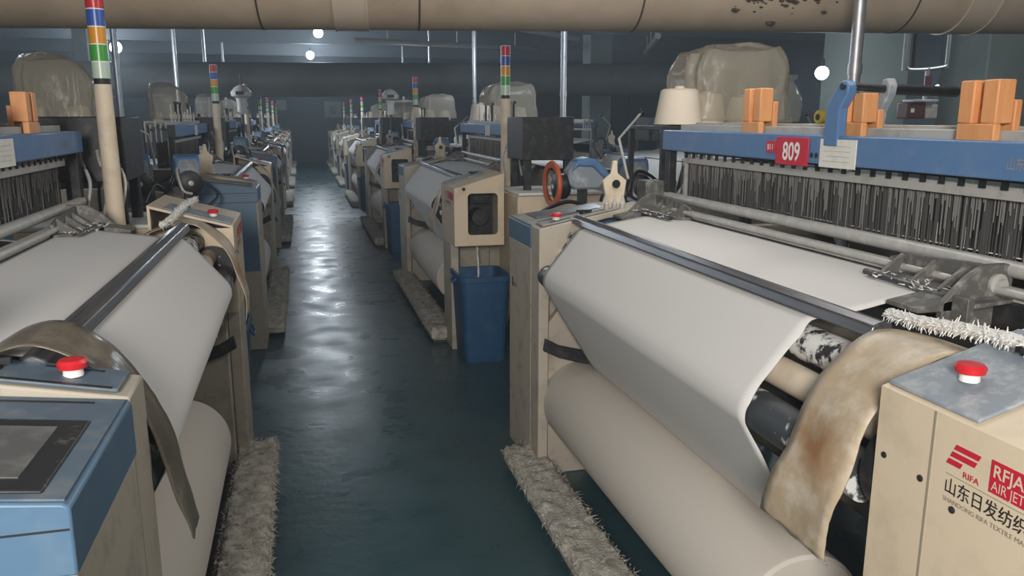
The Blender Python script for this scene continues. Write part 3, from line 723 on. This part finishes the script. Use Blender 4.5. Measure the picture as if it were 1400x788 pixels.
# ------------------------------------------------------------------ creels with yarn cones under plastic covers
def make_stand():
    R = thing('creel_stand')
    b = new(); box(b, (-.42, -.24, 1.685), (.42, .24, 1.705)); build('shelf', b, 'dark', R, bevel=.003)
    for sx in (-1, 1):
        for sy in (-1, 1):
            b = new(); box(b, (sx * .40 - .014, sy * .22 - .014, 0), (sx * .40 + .014, sy * .22 + .014, 1.685)); build('leg', b, 'dark', R)
    b = new(); box(b, (-.40, -.23, .9), (.40, -.21, .93)); box(b, (-.40, .21, .9), (.40, .23, .93)); build('rail', b, 'dark', R)
    return R
def make_cone():
    R = thing('yarn_cone')
    b = new(); lathe(b, (0, 0, .004), (0, 0, 1), [(0, .09), (.004, .108), (.15, .083), (.158, .07), (.16, .03)], 32); build('yarn', b, 'cone', R)
    b = new(); lathe(b, (0, 0, 0), (0, 0, 1), [(0, .035), (.004, .035), (.172, .022), (.175, .018)], 20); build('tube', b, 'creamroll', R)
    return R
def make_bag(seed, sx, sy, sz, lean=0., peak=(0, 0)):
    b = new(); n = 34; A = 120
    rid = lambda v: 1 - 2 * abs(noise.noise(Vector(v)))
    def P(a, h):
        ca, sa = math.cos(a), math.sin(a); e = .5
        k = 1 - .05 * h - .16 * max(0, (h - .7) / .3) ** 1.6
        x = math.copysign(abs(ca) ** e, ca); y = math.copysign(abs(sa) ** e, sa)
        wr = 1 + .07 * noise.noise(Vector((ca * 1.8 + seed, sa * 1.8, h * 1.6))) + .055 * rid((ca * 3.2 + seed, sa * 3.2, h * 1.1 + seed)) * (.4 + h) + .02 * rid((ca * 9 + seed, sa * 9, h * 4))
        hh = h * (1 + .10 * noise.noise(Vector((ca * 1.3 + seed, sa * 1.3, seed))) * h + .10 * peak[0] * ca * h + .10 * peak[1] * sa * h)
        return (sx * x * k * wr + lean * h * sx, sy * y * k * wr, sz * hh)
    rings = [[P(2 * PI * i / A, h) for i in range(A)] for h in [k / n for k in range(n + 1)]]
    top = rings[-1]; cx = sum(p[0] for p in top) / A; cz = max(p[2] for p in top)
    rings += [[(cx + (p[0] - cx) * q, p[1] * q, p[2] * q + (cz + .02) * (1 - q) + .03 * rid((p[0] * 8, p[1] * 8, q * 3 + seed)) * (1 - abs(2 * q - 1)) - .012) for p in top] for q in (.9, .75, .6, .45, .3, .15, .04)]
    loops(b, rings, True, False)
    return build('plastic_cover', b, 'film', None, angle=180, thick=.002)
st = make_stand(); cn = make_cone(); usedc = [0, 0]
stands = [('right', k, 2.28, 4.25 + 5.07 * k, 1.) for k in range(5)] + [('left', k, -1.62, 6.35 + 5.0 * (k - 1), .72) for k in range(1, 5)]
bagp = {}
for side, k, x, y, s in stands:
    w = f'behind the {ORD[k]} loom of the {side} row' if side == 'right' else f'beside the {ORD[k]} loom of the left row'
    o = st if not usedc[0] else copy_tree(st); usedc[0] = 1
    o.location = (x, y, 0); o.scale = (s, s, 1); tag(o, f'dark creel stand for yarn cones {w}', 'stand', 'creel stands')
    cones = [(-.27, -.12, 1.22, 'uncovered cream yarn cone'), (-.08, -.06, 1.08, 'covered yarn cone nearer the aisle'), (.22, .04, 1., 'covered yarn cone farther from the aisle')]
    if side == 'left': cones = [(-.18, -.08, .85, cones[2][3]), (.2, -.08, .9, cones[1][3])]
    for cx, cy, cs, lab in cones:
        c = cn if not usedc[1] else copy_tree(cn); usedc[1] = 1
        c.location = (x + cx * s, y + cy * s, 1.705); c.scale = (cs * s * (1. if side == 'right' else 1.15),) * 3
        tag(c, f'{lab}, {w}', 'yarn cone', 'yarn cones on the creel stands')
    if side not in bagp:
        bagp[side] = o = make_bag(1.7, .31, .22, .40, -.04, (.5, .3)) if side == 'right' else make_bag(4.4, .33, .22, .42, -.02, (-.9, 0))
    else:
        o = copy_tree(bagp[side])
    o.location = (x + (.09 if side == 'right' else 0) * s, y, 1.7056 + .03); o.scale = (s, s, .95 if side == 'right' else .92); o.rotation_euler = (0, 0, rnd.uniform(-.1, .1))
    tag(o, f'milky plastic cover over yarn cones {w}', 'plastic cover', 'plastic covers over the creels')

# ------------------------------------------------------------------ conduit poles from floor to ceiling
b = new(); cyl(b, (0, 0, 0), (0, 0, ZC), .036, n=20); cyl(b, (0, 0, 0), (0, 0, .012), .08, n=20); cyl(b, (0, 0, ZC - .012), (0, 0, ZC), .08, n=20); cyl(b, (0, 0, 2.0), (0, 0, 2.06), .041, n=20)
pl0 = None
for k in range(5):
    for side, x, y in (('right', (3.19 if k == 0 else 3.04), 4.25 + 5.07 * k), ('left', -2.0, 10.4 + 4.8 * k)):
        if side == 'left' and k > 3: continue
        if pl0 is None: o = pl0 = build('conduit_pole', b, 'chrome')
        else: o = pl0.copy(); COL.objects.link(o)
        o.location = (x, y, 0)
        tag(o, f'galvanised conduit pole rising behind the {ORD[k if side == "right" else k + 1]} loom of the {side} row' if side == 'right' else f'galvanised conduit pole rising behind the {ORD[k + 1]} loom of the left row', 'pole', 'conduit poles')

# plastic wrapped gadget poles among the far looms
for k, (x, y, lab) in enumerate(((1.60, 14.9, 'white hooded valve on a thin stand above the right row'), (-.86, 13.6, 'white hooded valve on a thin stand above the left row'))):
    R = thing('valve_stand', (x, y, 0), 0, lab, 'valve')
    b = new(); cyl(b, (0, 0, 0), (0, 0, 1.85), .02, n=12); cyl(b, (0, 0, 2.2), (0, 0, 2.42), .008, n=8); build('stem', b, 'truss', R)
    b = new(); lathe(b, (0, 0, 1.8), (0, 0, 1), [(0, .08), (.15, .07), (.25, .085), (.28, .15), (.34, .16), (.42, .09), (.45, .03)], 16); build('hood', b, 'alu', R)
    b = new(); box(b, (-.07, -.17, 2.10), (.05, -.08, 2.15)); build('nameplate', b, 'black', R)

# ------------------------------------------------------------------ right background details
R = thing('junction_box', (0, 0, 0), 0, 'brown switch box on a conduit loop between the grey-green columns', 'switch box')
b = new(); box(b, (5.86, 6.95, 1.74), (6.08, 7.1, 1.90)); build('brown_box', b, 'brown', R, bevel=.01)
b = new(); box(b, (6.09, 6.97, 1.74), (6.24, 7.1, 1.88)); box(b, (5.9, 6.92, 1.90), (6.2, 7.08, 1.93)); build('white_box', b, 'alu', R, bevel=.01)
b = new(); tube(b, [(6.14, 7.05, 1.88), (6.14, 7.05, 2.24)], .022, 10); tube(b, spline([(5.85, 7.05, 4.3), (5.85, 7.05, 2.4), (5.87, 7.05, 2.25), (5.98, 7.05, 2.22), (6.3, 7.05, 2.25), (6.36, 7.05, 2.3), (6.36, 7.05, 2.42), (6.36, 7.05, 4.3)], 5), .02, 10); build('conduit', b, 'chrome', R)
b = new(); tube(b, [(5.95, 7.05, 2.24), (5.95, 7.05, 4.3)], .022, 10); build('cable', b, 'black', R)
b = new(); box(b, (5.9, 6.945, 1.80), (5.94, 6.95, 1.84)); build('label_patch', b, 'white', R)
b = new(); box(b, (6.10, 7.025, 2.02), (6.18, 7.03, 2.16)); build('tag', b, 'brown', R)
R = thing('water_bottle_bag', (3.78, 5.85, 1.70), 0, 'clear plastic bag standing right of the milky plastic cover', 'plastic bag')
b = new(); n = 20
loops(b, [[(math.cos(2*PI*i/28) * w * (1 + .1 * noise.noise(Vector((i, h * 9, 3)))), math.sin(2*PI*i/28) * w * .8, h) for i in range(28)] for h, w in ((0, .08), (.02, .12), (.1, .13), (.2, .125), (.28, .09), (.33, .05), (.38, .09))], True, False); build('film', b, 'clearfilm', R, thick=.001)
b = new(); cyl(b, (0, 0, .004), (0, 0, .05), .06, .05, 18); build('contents', b, 'white', R)
b = new(); box(b, (3.55, 5.6, 1.66), (4.3, 6.1, 1.70))
for px, py in ((3.58, 5.63), (4.27, 5.63), (3.58, 6.07), (4.27, 6.07)): box(b, (px - .02, py - .02, 0), (px + .02, py + .02, 1.66))
tag(build('rear_stand', b, 'dark', None, bevel=.003), 'dark metal stand carrying the clear plastic bag', 'stand')
R = thing('tape_roll', (4.02, 5.72, 1.70), 0, 'small yellow roll lying beside the clear plastic bag', 'roll')
b = new(); cyl(b, (-.03, 0, .055), (.03, 0, .055), .055, n=22); build('yellow_tape', b, 'yellow', R, bevel=.006)
b = new(); cyl(b, (-.034, 0, .055), (.034, 0, .055), .025, n=16); build('core', b, 'ink', R)

# ------------------------------------------------------------------ lamps
def bulb(x, y, z, energy, lab, color=(.80, .90, 1.), r=.07, light=True):
    R = thing('hanging_bulb', (x, y, z), 0, lab, 'lamp', 'bulbs hanging from the ceiling')
    b = new(); sphere(b, (0, 0, 0), r, 20); build('glass', b, 'bulb', R)
    b = new(); cyl(b, (0, 0, r * .9), (0, 0, r * .9 + .09), .028, .022, 14); build('socket', b, 'ink', R)
    b = new(); cyl(b, (0, 0, r + .08), (0, 0, ZC - z), .006, n=8); build('flex', b, 'ink', R)
    if light:
        l = bpy.data.lights.new('bulb_light', 'POINT'); l.energy = energy; l.color = color; l.shadow_soft_size = .2
        o = bpy.data.objects.new('bulb_light', l); COL.objects.link(o); o.location = (x, y, z - r - .14)
bulb(.53, 20.0, 3.68, 250, 'bright bulb over the aisle, the upper and nearer of the two', r=.11)
bulb(.42, 26.0, 3.60, 200, 'bright bulb over the aisle, the lower and farther of the two', r=.12)
bulb(-2.6, 13.6, 2.78, 110, 'bright bulb over the left row of looms', r=.085)
bulb(5.80, 8.3, 2.25, 36, 'bright bulb hanging in front of the grey-green column at the right', r=.075)
bulb(-4.75, 22.5, 3.62, 120, 'bulb tucked close under the ceiling beyond the left row')
bulb(12.1, 13.2, 2.55, 60, 'small bulb deep in the bay beyond the right columns, the upper one')
bulb(11.5, 12.9, 2.28, 60, 'small bulb deep in the bay beyond the right columns, the lower one')

def area(name, loc, size, energy, color, rot=(0, 0, 0), sy=None):
    l = bpy.data.lights.new(name, 'POINT'); l.energy = energy; l.color = color; l.shadow_soft_size = size
    o = bpy.data.objects.new(name, l); COL.objects.link(o); o.location = loc
warm = (1., .965, .92)
area('unseen_light', (-.6, -1.5, 2.35), .4, 560, warm)
area('unseen_light', (1.5, 2.9, 2.75), .3, 30, warm)  # added light with no lamp behind it, brightens the duct and blue beam
area('unseen_light', (2.3, 2.2, 3.3), .35, 45, warm)  # added ambient light for the near looms, no fixture
area('unseen_light', (-2.2, 2.0, 3.3), .35, 10, (1., .97, .93))  # added unseen ambient light above the left row
for k, y in enumerate((7.6, 13.5, 20, 27)):
    for x in (2.9, -2.6): area('unseen_light_far', (x, y, 2.75), .3, (66, 40, 16, 8)[k], (.78, .88, 1.))  # added lights without bulbs, brighten the distant cloths and looms
area('unseen_light_far', (7.5, 5.5, 3.6), .3, 90, (.9, .95, 1.))

W = bpy.data.worlds.new('world'); SC.world = W; W.use_nodes = True
W.node_tree.nodes['Background'].inputs[0].default_value = (.3, .36, .42, 1); W.node_tree.nodes['Background'].inputs[1].default_value = .1

# thin lint haze in the air of the hall
vsn = W.node_tree.nodes.new('ShaderNodeVolumeScatter'); vsn.inputs['Density'].default_value = .008; vsn.inputs['Anisotropy'].default_value = .3
vsn.inputs['Color'].default_value = (.80, .92, 1, 1)
W.node_tree.links.new(vsn.outputs[0], W.node_tree.nodes['World Output'].inputs['Volume'])

# ------------------------------------------------------------------ camera
F, CX, CY, VX, VY, H = 1100., 700., 394., 409., 161., 1.75
p = math.atan2(CY - VY, F); yaw = math.atan((VX - CX) / math.hypot(F, CY - VY))
hd = Vector((-math.sin(yaw), math.cos(yaw), 0)); rt = Vector((math.cos(yaw), math.sin(yaw), 0)); upv = Vector((0, 0, 1))
fw = hd * math.cos(p) - upv * math.sin(p); up = hd * math.sin(p) + upv * math.cos(p)
cam = bpy.data.cameras.new('camera'); co = bpy.data.objects.new('camera', cam); COL.objects.link(co)
cam.sensor_fit = 'HORIZONTAL'; cam.sensor_width = 36; cam.lens = F / 1400 * 36; cam.clip_start = .05; cam.clip_end = 200
co.matrix_world = Matrix(((rt.x, up.x, -fw.x, 0), (rt.y, up.y, -fw.y, 0), (rt.z, up.z, -fw.z, H), (0, 0, 0, 1)))
SC.camera = co
vs = SC.view_settings; vs.view_transform = 'Standard'; vs.look = 'None'; vs.gamma = 1; vs.use_curve_mapping = False; vs.exposure = .18
SC.cycles.use_denoising = True; SC.cycles.max_bounces = 6; SC.cycles.transparent_max_bounces = 12
SC.cycles.sample_clamp_indirect = 4
